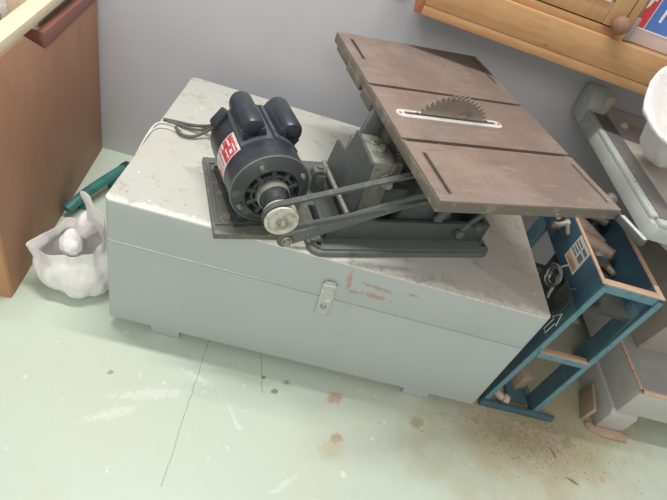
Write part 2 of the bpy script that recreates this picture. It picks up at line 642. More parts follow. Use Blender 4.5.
def thing(name, label, cat, M, group=None):
    o = bpy.data.objects.new(name, None)
    o.empty_display_size = .05
    o.matrix_world = M
    COL.objects.link(o)
    WORLD[o.name] = M.copy()
    return tag(o, label, cat, group)


def tag(o, label, cat, group=None, kind=None):
    o['label'] = label
    o['category'] = cat
    if group:
        o['group'] = group
    if kind:
        o['kind'] = kind
    return o


def struct(o):
    o['kind'] = 'structure'
    o['label'] = {'floor': 'pale green painted floor with worn patches and stains', 'wall_back': 'plain light grey painted wall behind the grey chest'}[o.name]
    o['category'] = {'floor': 'floor', 'wall_back': 'wall'}[o.name]
    return o


# ------------------------------------------------------------------ setting
struct(MB().box(-1.6, 3.2, -2.0, .72, -.05, 0).build('floor', M_FLOOR))
struct(MB().box(-1.6, 3.2, .713, .78, 0, 2.3).build('wall_back', M_WALL))

# ------------------------------------------------------------------ grey chest
W, D, H, S = 1.0, .605, .425, .3057
chest = thing('storage_chest', 'long pale grey painted wooden chest with a worn top, carrying the table saw', 'chest', Matrix.Translation((W / 2, D / 2, 0)))
MB().prism(rrect(0, W, 0, D, .012), .038, S - .0012, 'z', .0015).build('body', M_CHEST, chest)
b = MB()
b.prism(rrect(-.0005, W + .0005, -.0005, D + .0005, .014), S + .0012, H - .004, 'z', .0015)
b.build('lid', M_CHEST, chest)
b = MB()
b.prism(rrect(-.0005, W + .0005, -.0005, D, .014), H - .0075, H, 'z', .003)
# the chest's object origin is its centre, so shift the worn pattern by building it in place
b.build('lid_board', M_CHESTTOP, chest, label='worn, dirty cream top board of the lid')
for (x, y) in [(.105, .008), (.80, .008), (.105, .53), (.80, .53)]:
    MB().box(x, x + .075, y, y + .06, 0, .038, .002).build('foot', M_CHEST, chest)
b = MB()
HM = Matrix.Translation((.5015, -.003, .302)) @ Matrix.Rotation(radians(-3), 4, 'Y')
b.box(-.0155, .0155, -.002, .0015, -.054, .050, .001, 2, 0, HM)
b.cyl(HM @ Vector((-.0155, -.003, .050)), HM @ Vector((.0155, -.003, .050)), .005, seg=12)
b.box(-.012, .012, -.003, -.0015, .052, .062, .0005, 1, 0, HM)
b.box(-.010, .010, -.0035, -.0015, -.046, -.036, .0008, 1, 0, HM)
hasp = b.build('hasp', M_HASP, chest, label='worn light metal hasp with a hinge')
b = MB()
b.tube([HM @ Vector((-.005, 0, -.02)), HM @ Vector((-.005, -.009, -.02)), HM @ Vector((.005, -.009, -.02)), HM @ Vector((.005, 0, -.02))], .0016, 8)
b.build('staple', M_STEEL, hasp)

# ------------------------------------------------------------------ saw frame
FR = Matrix.Rotation(radians(21), 4, 'Z')      # local axes u (along the saw), v (towards the wall)
SAWM = FR @ Matrix.Translation((.64, 0, H))
saw = thing('table_saw', 'cast iron table saw with brown table and raised toothed blade on the grey chest', 'table saw', SAWM)


def fb():
    return MB(FR)


# base: flange with bolt holes, and the raised tray wall
b = fb()
b.prism(rrect(.40, .868, -.168, .165, .03), H, H + .014, 'z', .003)
b.prism(rrect(.408, .86, -.160, .157, .026), H + .014, H + .019, 'z', .002)
base = b.build('base', M_IRON, saw)
b = fb()
oy = [(.432, -.130), (.842, -.122), (.852, -.10), (.852, .13), (.432, .13)]
t0, t1 = H + .017, .496
b.prism([(.432, t0), (.852, t0), (.842, t1), (.440, t1)], -.128, -.116, 'y', .002)
b.prism([(.52, t0), (.852, t0), (.842, t1), (.53, t1)], .120, .132, 'y', .002)
b.prism([(-.128, t0), (.132, t0), (.132, t1), (-.128, t1)], .840, .852, 'x', .002)
b.prism([(-.128, t0), (-.02, t0), (-.05, .47), (-.128, .47)], .432, .444, 'x', .002)
b.box(.444, .84, -.118, .12, H + .017, H + .022)
b.build('base_tray', M_IRON2, base)
for (u, v) in [(.422, -.146), (.848, -.144), (.422, .143), (.848, .143)]:
    b = fb()
    b.lathe([(0, 0), (.0065, 0), (.0095, .0014), (.0095, .003), (.006, .003), (.006, .0008), (0, .0008)][1:], (u, v, H + .0185), (0, 0, 1), 20)
    b.cyl((u, v, H + .0185), (u, v, H + .0195), .006, seg=16, mi=1)
    b.build('bolt_hole', [M_IRON, M_PIT], base)

# arbor housing: dark side plate with the V notch, dusty block beside it
prof = [(-.108, .47), (-.106, .631), (.004, .638), (.024, .568), (.084, .560), (.104, .47), (.104, .445), (-.108, .445)]
fb().prism(prof, .495, .502, 'x', .0015).build('side_plate', M_IRON2, saw)
b = fb()
b.prism([(-.100, .445), (-.100, .630), (.0, .634), (.02, .56), (.082, .553), (.098, .445)], .502, .556, 'x', .004)
b.box(.505, .60, -.06, .05, .46, .60, .004)
b.build('bearing_block', M_BLOCK, saw)
for (u, v) in [(.526, -.030), (.532, -.058)]:
    b = fb()
    b.cyl((u, v, .630), (u, v, .636), .011, seg=20, bev=.001)
    b.cyl((u, v, .636), (u, v, .643), .0075, seg=6)
    b.build('clamp_bolt', M_STEEL, saw)
b = fb()
b.cyl((.540, -.090, .592), (.540, -.128, .592), .0075, seg=16)
b.cyl((.540, -.100, .592), (.540, -.108, .592), .015, seg=6)
b.cyl((.540, -.111, .592), (.540, -.119, .592), .0125, seg=20, bev=.001)
b.build('adjusting_stud', M_STEEL, saw)
# main trunnion and arbor under the table
b = fb()
b.box(.56, .78, -.09, .10, .50, .56, .01)
b.prism([(.57, .53), (.77, .53), (.73, .64), (.61, .64)], -.03, .06, 'y', .006)
b.cyl((.671, -.185, .655), (.671, .06, .655), .013, seg=20)
b.cyl((.671, -.12, .655), (.671, -.07, .655), .026, seg=24, bev=.003)
b.prism([(.60, .47), (.75, .47), (.72, .655), (.64, .655)], -.11, -.085, 'y', .004)
b.build('trunnion', M_IRON2, saw)
b = fb()
b.lathe([(0, -.012), (.034, -.012), (.042, -.010), (.042, -.006), (.034, 0), (.042, .006), (.042, .010), (.034, .012), (0, .012)], (.665, -.165, .648), (0, 1, 0), 32)
b.build('arbor_pulley', M_STEEL, saw)
# strut up to the table
b = fb()
b.prism([(.500, .60), (.545, .60), (.553, .700), (.520, .700)], .0, .016, 'y', .002)
b.prism([(.548, .63), (.562, .63), (.575, .70), (.552, .70)], -.03, .03, 'y', .002)
b.build('table_bracket', M_IRON, saw)
b = fb()
b.beam((.70, -.122, .50), (.735, -.155, .685), .022, .010, (0, 1, 0), .002)
b.beam((.77, -.132, .475), (.845, -.105, .53), .014, .008, (0, 1, 0), .002)
b.cyl((.768, -.132, .474), (.768, -.142, .474), .010, seg=16)
b.cyl((.81, -.13, .495), (.81, -.14, .495), .006, seg=12)
b.build('lock_lever', M_IRON, saw)

# hinge rod and motor arms
b = fb()
b.cyl((.476, .075, .50), (.481, -.112, .50), .0065, seg=16)
b.build('hinge_rod', M_STEEL, saw)
b = fb()
b.cyl((.455, .052, .492), (.455, .028, .492), .016, seg=24, bev=.002)
b.box(.44, .478, .030, .050, .488, .506, .003)
b.box(.448, .472, .025, .055, H + .016, .495, .003)
b.cyl((.457, .040, .500), (.457, .040, .512), .008, seg=6)
b.build('hinge_boss', M_IRON, saw)
b = fb()
b.beam((.352, -.136, .446), (.652, -.136, .590), .008, .030, (0, 0, 1), .002)
b.beam((.42, -.128, .478), (.56, -.128, .545), .010, .016, (0, 0, 1), .002)
b.cyl((.350, -.1325, .4455), (.350, -.1400, .4455), .018, seg=24, bev=.001)
arm = b.build('adjusting_arm', M_IRON, saw)
b = fb()
b.cyl((.352, -.138, .446), (.352, -.144, .446), .012, seg=20, bev=.001)
b.cyl((.352, -.144, .446), (.352, -.150, .446), .0085, seg=6)
b.build('pivot_bolt', M_STEEL, arm)

# ---- table
TU0, TU1, TV0, TV1, TZ = .516, .925, -.318, .320, .715
G1, G2, GW = .0625, -.1425, .0055
b = fb()
slots = [(.5405, .5475, .185, .288), (.5405, .5475, -.298, -.182), (.9035, .9085, -.296, -.176), (.9035, .9085, .165, .30)]
z0, z1 = .706, TZ
b.holed(TU0, TU1, TV0, G2 - GW, z0, z1, [h for h in slots if h[3] < G2])
b.holed(TU0, TU1, G2 + GW, G1 - GW, z0, z1, [(.547, .787, -.0565, -.0375)])
b.holed(TU0, TU1, G1 + GW, TV1, z0, z1, [h for h in slots if h[2] > G1])
b.holed(TU0 + .0005, TU1 - .0005, TV0 + .0005, TV1 - .0005, .700, .7062, [(.56, .775, -.052, -.042)], mi=1)
table = b.build('table', [M_TABLE, M_SLOT], saw)
b = fb()
for (u0, u1, v0, v1, zz) in [(TU0, TU1, TV0 - .0008, TV0 + .012, .691), (TU0, TU1, TV1 - .012, TV1 + .0008, .691),
                             (TU0 - .0008, TU0 + .012, TV0, TV1, .691), (TU1 - .012, TU1 + .0008, TV0, TV1, .691)]:
    b.box(u0, u1, v0, v1, zz, .7115, .0015)
for (v0, v1, zz) in [(.20, .29, .683), (.10, .20, .678), (.02, .085, .674)]:
    b.box(TU0 - .002, TU0 + .014, v0, v1, zz, .70, .003)
for v in (-.22, -.09, .02, .12, .22):
    b.box(TU0 + .01, TU1 - .01, v - .004, v + .004, .686, .7005)
b.build('table_rim', M_TEDGE, table, label='grey-brown cast rim round the table')
for (u0, u1, v0, v1) in slots:
    b = fb()
    du, dv = (u1 - u0) / 2, (v1 - v0) / 2
    ru, rv = rrect(u0 - .0025, u1 + .0025, v0 - .003, v1 + .003, .004, 4), rrect(u0, u1, v0, v1, .003, 4)
    A = [b.bm.verts.new((x, y, TZ + .0004)) for x, y in ru]
    B = [b.bm.verts.new((x, y, TZ + .0004)) for x, y in rv]
    n = len(A)
    for k in range(n):
        b.bm.faces.new((A[k], A[(k + 1) % n], B[(k + 1) % n], B[k]))
    b.build('slot_edging', M_TEDGE, table)
# blade insert: rounded bright plate with a slit
b = fb()


def stadium(x0, x1, y, w, n=8):
    out = []
    for k in range(n + 1):
        a = -pi / 2 + pi * k / n
        out.append((x1 - w + w * cos(a), y + w * sin(a)))
    for k in range(n + 1):
        a = pi / 2 + pi * k / n
        out.append((x0 + w + w * cos(a), y + w * sin(a)))
    return out


so, si = stadium(.538, .796, -.048, .0140), stadium(.556, .782, -.0455, .0048)
zt, zb = TZ + .0022, TZ - .001
ra = [[b.bm.verts.new((x, y, z)) for x, y in p] for p, z in ((so, zb), (so, zt), (si, zt), (si, zb))]
n = len(so)
for i in range(3):
    for k in range(n):
        b.bm.faces.new((ra[i][k], ra[i][(k + 1) % n], ra[i + 1][(k + 1) % n], ra[i + 1][k]))
ins = b.build('table_insert', M_INSERT, saw, label='bright metal insert plate around the blade')
for u in (.547, .788):
    b = fb()
    b.cyl((u, -.048, TZ + .0022), (u, -.048, TZ + .0030), .0035, seg=14)
    b.build('insert_screw', M_STEEL, ins)
# toothed blade
b = fb()
BC, BR, NT = (.671, .664), .1035, 54
pts = []
for k in range(NT):
    a = 2 * pi * k / NT
    st = 2 * pi / NT
    for da, r in ((.0, BR), (.10, BR + .001), (.2, BR - .0085), (.42, BR - .009), (.62, BR - .0035)):
        aa = a + st * da
        pts.append((BC[0] - r * cos(aa), BC[1] + r * sin(aa)))
b.prism(pts, -.0468, -.0444, 'y')
b.cyl((BC[0], -.052, BC[1]), (BC[0], -.039, BC[1]), .026, seg=28)
b.build('saw_blade', M_BLADE, saw)
b = fb()
for k in range(NT):
    a = 2 * pi * (k + .06) / NT
    r = BR - .0025
    p = Vector((BC[0] - r * cos(a), -.0456, BC[1] + r * sin(a)))
    R = Matrix.Translation(p) @ Matrix.Rotation(a, 4, 'Y')
    b.box(-.003, .0035, -.0018, .0018, -.0010, .0010, 0, 1, 0, R)
b.build('blade_teeth', M_STEEL, saw)
# guide rail end and clamp knob at the right corner
b = fb()
b.box(.9275, .9385, -.392, -.10, .690, .704, .002)
rail = b.build('fence_rail', M_IRON2, saw)
fb().box(.9285, .9375, -.390, -.322, .7040, .7062, .0006).build('rail_end_plate', M_INSERT, rail, label='bright end of the rail')
b = fb()
b.lathe([(0, 0), (.008, 0), (.009, .010), (.014, .014), (.015, .022), (.011, .028), (0, .030)], (.9385, -.262, .695), (1, 0, 0), 20)
b.build('clamp_knob', M_GREYTOOL, saw)

# ------------------------------------------------------------------ motor
MOTM = FR @ Matrix.Translation((.30, .02, H))
motor = thing('electric_motor', 'black electric motor with two capacitors and a pale pulley, left of the saw', 'motor', MOTM)
ZC, UC, RM = .5355, .308, .0815
FM = FR @ Matrix.Translation((.313, -.107, 0)) @ Matrix.Rotation(radians(6.5), 4, 'Z') @ Matrix.Translation((-.308, .1, 0))


def fm():
    return MB(FM)


b = fb()
b.box(.207, .420, -.116, .147, H, H + .014, .0015)
b.box(.350, .425, -.095, .03, H + .014, H + .020, .002)
plate = b.build('mounting_plate', M_PLATE, motor)
b = fb()
b.holed(.212, .262, -.090, .128, H + .014, H + .0175, [(.219, .255, -.082, .120)])
b.build('plate_frame', M_IRON, plate)
fb().box(.428, .444, -.088, -.020, H + .02, H + .0205).build('plate_slot', M_PIT, plate)
b = fm()
b.box(.246, .370, -.08, .115, H + .014, H + .026, .002)
b.prism([(.253, H + .024), (.363, H + .024), (.343, .475), (.273, .475)], -.07, -.045, 'y', .003)
b.prism([(.253, H + .024), (.363, H + .024), (.343, .475), (.273, .475)], .095, .12, 'y', .003)
b.build('motor_foot', M_BELL, motor)
for v in (-.073, .100):
    b = fb()
    b.cyl((.236, v, H + .0155), (.236, v, H + .018), .013, seg=20)
    b.cyl((.236, v, H + .018), (.236, v, H + .026), .0095, seg=6)
    b.build('foot_bolt', M_STEEL, motor)
# shell
b = fm()
b.lathe([(RM - .004, -.072), (RM, -.070), (RM, .098), (RM - .003, .100), (RM - .003, .103)], (UC, 0, ZC), (0, 1, 0), 64)
b.build('motor_shell', M_MOTOR, motor)
# rear bell
b = fm()
b.lathe([(RM - .002, .099), (RM - .001, .101), (RM - .001, .108), (RM - .008, .120), (RM - .024, .127), (.035, .132), (0, .134)], (UC, 0, ZC), (0, 1, 0), 64)
b.build('rear_bell', M_MOTOR, motor)
# front bell with stepped rings and vents
b = fm()
b.lathe([(RM - .001, -.066), (RM + .001, -.069), (RM + .001, -.078), (RM - .003, -.083), (RM - .007, -.085), (RM - .010, -.088), (.064, -.0905), (.060, -.0935), (.056, -.0925),
         (.0525, -.080), (.030, -.080), (.0305, -.100), (.027, -.106), (.024, -.108), (.022, -.124), (.018, -.127), (0, -.127)], (UC, 0, ZC), (0, 1, 0), 72)
bell = b.build('front_bell', [M_BELL], motor)
b = fm()
for k in range(10):
    a = 2 * pi * k / 10 + .2
    M = Matrix.Translation((UC, 0, ZC)) @ Matrix.Rotation(a, 4, 'Y')
    b.box(.028, .0545, -.0925, -.079, -.0045, .0045, .0012, 1, 0, M)
b.lathe([(.044, -.0805), (.0445, -.090), (.041, -.0915), (.0395, -.090), (.040, -.0805)], (UC, 0, ZC), (0, 1, 0), 48)
b.build('vent_spokes', M_BELL, bell)
b = fm()
b.lathe([(.0524, -.0815), (.0302, -.0815)], (UC, 0, ZC), (0, 1, 0), 48)
b.build('vent_opening', M_PIT, bell)
b = fm()
b.lathe([(RM + .0012, -.0765), (RM + .0022, -.0785), (RM + .0006, -.0805), (RM - .0015, -.0800)], (UC, 0, ZC), (0, 1, 0), 64)
b.build('bell_rim', M_BELLR, bell)
for a in (118, 38, 205, 330):
    b = fm()
    r = .0695
    p = Vector((UC + r * cos(radians(a)), -.088, ZC + r * sin(radians(a))))
    b.cyl(p, p + Vector((0, -.006, 0)), .0058, seg=18, bev=.001)
    b.cyl(p + Vector((0, -.006, 0)), p + Vector((0, -.010, 0)), .0042, seg=6)
    b.build('through_bolt', M_BELLR, bell)
b = fm()
b.lathe([(.030, -.081), (.034, -.084), (.034, -.100), (.030, -.105)], (UC, 0, ZC), (0, 1, 0), 40)
b.build('bearing_ring', M_BLOCK, bell)
# shaft and pulley
PU, PZ = .316, .5335
b = fb()
b.cyl((PU - .001, -.12, PZ + .001), (PU, -.187, PZ), .008, seg=18)
b.build('shaft', M_STEEL, motor)
b = fb()
b.lathe([(0, -.180), (.012, -.1805), (.013, -.1775), (.023, -.1755), (.0275, -.1795), (.0330, -.1785), (.0335, -.1745), (.027, -.1655), (.0335, -.1565), (.0325, -.152), (.02, -.150), (.014, -.140), (0, -.140)], (PU, 0, PZ), (0, 1, 0), 48)
pul = b.build('pulley', M_PULLEY, motor, label='pale two-flange pulley')
b = fb()
b.lathe([(.0052, -.179), (.0125, -.181), (.0125, -.184), (.008, -.186), (.008, -.192), (.0055, -.194), (0, -.194)], (PU, 0, PZ), (0, 1, 0), 24)
b.build('pulley_hub', M_STEEL, pul)
# capacitors
for a, v0, v1, rr in ((109, -.012, .106, .0245), (58, -.006, .110, .0245)):
    ar = radians(a)
    n = Vector((cos(ar), 0, sin(ar)))
    tt = Vector((-sin(ar), 0, cos(ar)))
    c0 = Vector((UC, 0, ZC)) + n * (RM + .016)
    R = Matrix((tt, Vector((0, 1, 0)), n)).transposed().to_4x4()
    R.translation = Vector((UC, 0, ZC))
    b = fm()
    b.lathe([(0, v0), (rr * .55, v0), (rr * .86, v0 + .003), (rr, v0 + .010), (rr, v1 - .014), (rr * .82, v1 - .004), (rr * .5, v1), (0, v1)], c0, (0, 1, 0), 32)
    b.box(-rr, rr, v0, v1 - .006, RM - .006, RM + .016, .003, 2, 0, R)
    capo = b.build('capacitor_cover', M_MOTOR, motor)
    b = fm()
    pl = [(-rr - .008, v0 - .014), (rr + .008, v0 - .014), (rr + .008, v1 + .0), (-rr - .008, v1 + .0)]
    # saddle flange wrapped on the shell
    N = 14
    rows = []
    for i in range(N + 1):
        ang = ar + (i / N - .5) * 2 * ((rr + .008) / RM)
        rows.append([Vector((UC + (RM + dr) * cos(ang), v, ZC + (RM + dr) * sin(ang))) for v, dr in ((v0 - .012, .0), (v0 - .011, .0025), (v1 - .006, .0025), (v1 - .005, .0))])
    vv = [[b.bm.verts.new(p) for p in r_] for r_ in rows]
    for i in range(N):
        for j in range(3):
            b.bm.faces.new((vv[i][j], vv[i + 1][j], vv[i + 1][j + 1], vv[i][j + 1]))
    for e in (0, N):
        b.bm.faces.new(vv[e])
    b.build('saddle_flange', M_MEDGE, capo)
# name plate wrapped on the left of the shell


def patch(bb, a0, a1, v0, v1, dr, n=10, mi=0):
    vs = []
    for i in range(n + 1):
        a = radians(a0 + (a1 - a0) * i / n)
        vs.append([bb.bm.verts.new((UC + (RM + dr) * cos(a), v, ZC + (RM + dr) * sin(a))) for v in (v0, v1)])
    for i in range(n):
        f = bb.bm.faces.new((vs[i][0], vs[i + 1][0], vs[i + 1][1], vs[i][1]))
        f.material_index = mi


b = fm()
patch(b, 134, 206, -.026, .034, .0006)
patch(b, 138, 165, -.023, .031, .0010, mi=1)
for (a0, a1, v0, v1, mi) in [(139, 141, .030, .055, 0), (144, 149, .034, .046, 0), (144, 147, .055, .078, 0), (153, 155, .030, .060, 0), (156, 160, .066, .08, 0),
                             (168, 170, .03, .08, 1), (175, 176, .03, .07, 1), (181, 182, .03, .08, 1), (187, 195, .03, .06, 1)]:
    patch(b, a0 + 2, a1 + 2, v0 - .050, v1 - .050, .0013, 4, mi)
b.build('nameplate', [M_LABELW, M_LABELR], motor, label='red and white maker\'s plate')
# wires box at rear left and cables
b = fm()
M = Matrix.Translation((UC, 0, ZC)) @ Matrix.Rotation(radians(-146), 4, 'Y')
b.box(RM - .008, RM + .008, .085, .118, -.022, .022, .005, 2, 0, M)
b.build('terminal_box', M_MOTOR, motor)
zc = H + .007
b = MB()
b.tube([(.150, .300, .49), (.128, .325, .455), (.100, .341, zc + .004), (.07, .338, zc), (.043, .336, zc), (.008, .330, zc)], .0042, 8, smooth=3)
b.build('power_cable', M_CABLE, motor)
b = MB()
b.tube([(.152, .298, .475), (.128, .318, .45), (.100, .293, zc), (.075, .284, zc), (.058, .292, zc), (.045, .312, zc)], .0042, 8, smooth=3)
b.tube([(.150, .302, .48), (.118, .330, zc + .01), (.095, .322, zc), (.06, .326, zc), (.02, .326, zc)], .0036, 8, smooth=3)
b.build('power_cable', M_CABLE, motor)
b = MB()
zc = H + .003
b.tube([(.06, .312, zc), (.03, .326, zc), (.0, .318, zc), (-.006, .29, zc - .002), (-.007, .24, .418), (-.006, .18, .405), (-.005, .12, .38), (-.006, .09, .30)], .0024, 8, smooth=3)
b.tube([(.05, .300, zc), (.022, .304, zc), (.001, .29, zc), (-.004, .25, zc), (-.0045, .2, .415)], .0018, 8, smooth=3)
b.build('white_cable', M_CABLEW, motor, label='thin white cable')

# ------------------------------------------------------------------ drive belt
b = fb()
A, RA, B_, RB = Vector((PU, PZ)), .0315, Vector((.665, .648)), .040
d = (B_ - A)
base_a = atan2(d.y, d.x)
off = math.asin((RB - RA) / d.length)
path = []
for k in range(17):
    a = base_a + pi / 2 + off + (pi - 2 * off) * k / 16
    path.append((A + Vector((cos(a), sin(a))) * RA, Vector((cos(a), sin(a)))))
for k in range(17):
    a = base_a - pi / 2 - off + (pi + 2 * off) * k / 16
    path.append((B_ + Vector((cos(a), sin(a))) * RB, Vector((cos(a), sin(a)))))
sect = [(-.0032, -.0048), (-.0032, .0048), (.0040, .0068), (.0040, -.0068)]
rings = [[b.bm.verts.new((p.x + nn.x * dr, -.1655 + dv, p.y + nn.y * dr)) for dr, dv in sect] for p, nn in path]
for i in range(len(rings)):
    R0, R1 = rings[i], rings[(i + 1) % len(rings)]
    for k in range(4):
        b.bm.faces.new((R0[k], R0[(k + 1) % 4], R1[(k + 1) % 4], R1[k]))
bo = b.build('drive_belt', M_RUBBER, None, origin=FR @ Vector((.48, -.165, .59)))
tag(bo, 'dark rubber drive belt running from the motor pulley up under the saw table', 'belt')

# ------------------------------------------------------------------ left cabinet
CA = Matrix(((-.9947, -.1031, 0, -.252), (-.1031, .9947, 0, .021), (0, 0, 1, 0), (0, 0, 0, 1)))
# local: a to the left (out of frame), b along the visible side to the wall
CA = Matrix.Translation((-.247, .021, 0)) @ Matrix.Rotation(radians(5.92), 4, 'Z')   # +y runs along the side, -x goes left
CZ = .520
cab = thing('wooden_cabinet', 'brown plywood cabinet standing against the wall left of the grey chest', 'cabinet', CA)
cb = MB(CA)
cb.prism([(.004, 0), (.688, 0), (.688, CZ), (.318, CZ), (.308, .530), (.235, .582), (.004, .582)], -.45, 0, 'x', .0015)
cb.build('carcass', M_PLY, cab)
MB(CA).box(-.45, -.0005, -.012, .004, .0, .582, .002).build('front_panel', M_PLYFRONT, cab, label='lighter orange-brown front edge')
tray = thing('wooden_tray', 'shallow reddish wooden tray on top of the brown plywood cabinet', 'tray', CA @ Matrix.Translation((-.2, .48, CZ)))
t = MB(CA)
t.prism([(.322, CZ), (.688, CZ), (.688, CZ + .030), (.322, CZ + .038)], -.014, .003, 'x', .002)
t.build('side_board', M_REDW, tray)
MB(CA).box(-.40, -.012, .322, .336, CZ, CZ + .034, .002).build('front_board', M_REDW, tray)
MB(CA).box(-.40, -.014, .336, .688, CZ, CZ + .008).build('tray_bottom', M_MPLATE, tray)
MB(CA).box(-.41, -.40, .322, .688, CZ, CZ + .036, .002).build('side_board', M_REDW, tray)
o = MB(CA)
o.box(-.042, -.002, .02, .688, .5822, .606, .0015)
o = o.build('timber_batten', M_BATTEN, None, origin=CA @ Vector((-.022, .35, .5822)))
tag(o, 'long pale timber batten lying across the reddish tray, nearest the grey wall', 'timber')
o = MB(CA)
o.box(-.110, -.0425, .40, .688, CZ + .0085, .602, .0015)
o = o.build('timber_batten', M_BATTEN, None, origin=CA @ Vector((-.11, .5, CZ + .0085)))
tag(o, 'short wide pale timber block in the reddish tray, behind the long batten', 'timber')
o = MB(CA)
o.box(-.145, -.115, .335, .385, CZ + .0085, CZ + .03, .003)
o = o.build('wood_block', M_PLYFRONT, None, origin=CA @ Vector((-.13, .36, CZ + .0085)))
tag(o, 'small orange wood block in the front of the reddish tray', 'wood')

# ------------------------------------------------------------------ white carrier bag
random.seed(3)
BC_ = Vector((-.115, .115, 0))
b = MB()
NS, NR = 56, 18


def bump_at(a, deg, w):
    return math.exp(-((((a - radians(deg) + pi) % (2 * pi)) - pi) / w) ** 2)


def bag_rim(a):
    # tall gathered peak by the chest, front-right side high, loose spout to the left
    return .150 + .125 * bump_at(a, 52, .36) + .085 * bump_at(a, 20, .5) + .05 * bump_at(a, -10, .8) + .025 * bump_at(a, 130, .5) - .012 * bump_at(a, 205, .35)


rings = []
for j in range(NR + 1):
    t_ = j / NR
    ring = []
    for k in range(NS):
        a = 2 * pi * k / NS
        rim = bag_rim(a)
        z = .002 + (rim - .002) * t_
        rx = .072 + .020 * sin(pi * min(1, t_ * 1.3)) 
        ry = .062 + .018 * sin(pi * min(1, t_ * 1.2))
        if t_ < .12:
            k_ = .86 + .14 * sqrt(max(0, 1 - (1 - t_ / .12) ** 2))
            rx *= k_
            ry *= k_
        x = BC_.x + rx * cos(a)
        y = BC_.y + ry * sin(a)
        lean = math.exp(-((((a - radians(205) + pi) % (2 * pi)) - pi) / .75) ** 2)
        x -= .042 * lean * max(0, t_ - .30) / .70 - .018 * lean * max(0, .45 - t_) / .45
        y -= .012 * lean * t_
        pk = math.exp(-((((a - radians(48) + pi) % (2 * pi)) - pi) / .6) ** 2)
        x -= .040 * pk * max(0, t_ - .4) / .6
        y -= .03 * pk * t_
        p = Vector((x, y, z))
        f = .016 * noise.noise(Vector((cos(a) * 2.4, sin(a) * 2.4, z * 11 + 1.7))) + .005 * noise.turbulence(Vector((cos(a) * 6, sin(a) * 6, z * 22)), 3, True) + .007 * noise.noise(Vector((cos(a) * 5, sin(a) * 5, z * 16 + 3)))
        fold = .004 * sin(a * 9 + 6 * z) * t_ + .010 * (abs(noise.noise(Vector((a * 3.1, z * 14 + a * 2, 8)))) - .2)
        p += Vector((cos(a), sin(a), 0)) * (f + fold)
        p.x = min(p.x, -.006)
        ring.append(p)
    rings.append(ring)
vv = [[b.bm.verts.new(p) for p in r_] for r_ in rings]
for j in range(NR):
    for k in range(NS):
        b.bm.faces.new((vv[j][k], vv[j][(k + 1) % NS], vv[j + 1][(k + 1) % NS], vv[j + 1][k]))
b.bm.faces.new(vv[0][::-1])
bag = b.build('carrier_bag', M_BAG, None, origin=(BC_.x, BC_.y, 0), angle=70)
sm = bag.modifiers.new('solid', 'SOLIDIFY')
sm.thickness = .0012
sm.offset = -1
ss = bag.modifiers.new('sub', 'SUBSURF')
ss.levels = 1
ss.render_levels = 2
tag(bag, 'crumpled white plastic carrier bag on the floor between cabinet and grey chest', 'bag')


def bundle(c, r, axis, label, sd):
    bb = MB()
    tmp = bmesh.new()
    bmesh.ops.create_icosphere(tmp, subdivisions=4, radius=1)
    ax = Vector(axis).normalized()
    for v in tmp.verts:
        n = v.co.normalized()
        k = 1 + .10 * noise.noise(n * 2.5 + Vector((sd, 0, 0))) + .05 * noise.noise(n * 6 + Vector((sd, 2, 0)))
        al = n.dot(ax)
        v.co = (n * k + ax * al * .45) * r
    bb._append(tmp, Matrix.Translation(c))
    o = bb.build('wrapped_bundle', M_BUNDLE, None, origin=(c[0], c[1], c[2] - r), angle=80)
    return tag(o, label, 'bundle', None)


bundle((-.145, .130, .122), .028, (-.3, .8, .3), 'white wrapped bundle in the mouth of the carrier bag, in front', 1.0)
bundle((-.118, .170, .165), .028, (.2, .5, .7), 'white rolled bundle standing at the back of the carrier bag', 5.0)

# teal pipe on the floor behind the bag
b = MB()
b.tube([(-.262, .335, .030), (-.246, .385, .045), (-.224, .455, .050), (-.203, .53, .048), (-.190, .578, .044)], .0155, 16, smooth=2)
tp = thing('plastic_pipe', 'teal plastic pipe with a dark end cap on the floor behind the carrier bag', 'pipe', Matrix.Translation((-.17, .5, 0)))
b.build('pipe', M_TEALTUBE, tp)
b = MB()
b.cyl((-.191, .574, .044), (-.184, .600, .042), .0185, seg=20, bev=.002)
b.build('end_cap', M_BLACKCAP, tp)
for (x, y) in [(-.243, .392), (-.205, .52)]:
    b = MB()
    b.box(x - .014, x + .014, y - .008, y + .008, 0, .036, .003)
    b.build('pipe_foot', M_TEALTUBE, tp)

# ------------------------------------------------------------------ pine bench on the right
BZ = .80                                        # underside of the front board
BR_ = Matrix.Translation((.532, .530, BZ)) @ Matrix.Rotation(radians(-5.0), 4, 'Z')
BM = BR_ @ Matrix.Scale(1.13, 4)                # bench drawn in its own units, 1.13 to full size
bench = thing('workbench', 'pine workbench with a deep front board along the wall, upper right', 'workbench', BR_)
BZ0, BZ1 = 0, .081
b = MB(BM)
MB(BM).box(0, .016, 0, .150, BZ0, BZ1 + .0, .001).build('end_board', M_PINERED, bench, label='reddish end board')
MB(BM).box(.0165, 1.62, 0, .022, BZ0 + .021, BZ1, .001).build('front_board', M_PINE, bench)
MB(BM).box(.0165, 1.62, .0008, .024, BZ0, BZ0 + .0205, .001).build('bottom_rail', M_PINE, bench)
MB(BM).box(.0165, 1.62, .022, .150, BZ0 + .004, BZ1 - .001, 0).build('bench_top', M_PINETOP, bench)
MB(BM).box(1.56, 1.62, .03, .07, -BZ / 1.13, BZ0 + .004, .002).build('leg', M_PINE2, bench)
MB(BM).box(1.56, 1.62, .11, .15, -BZ / 1.13, BZ0 + .004, .002).build('leg', M_PINE2, bench)
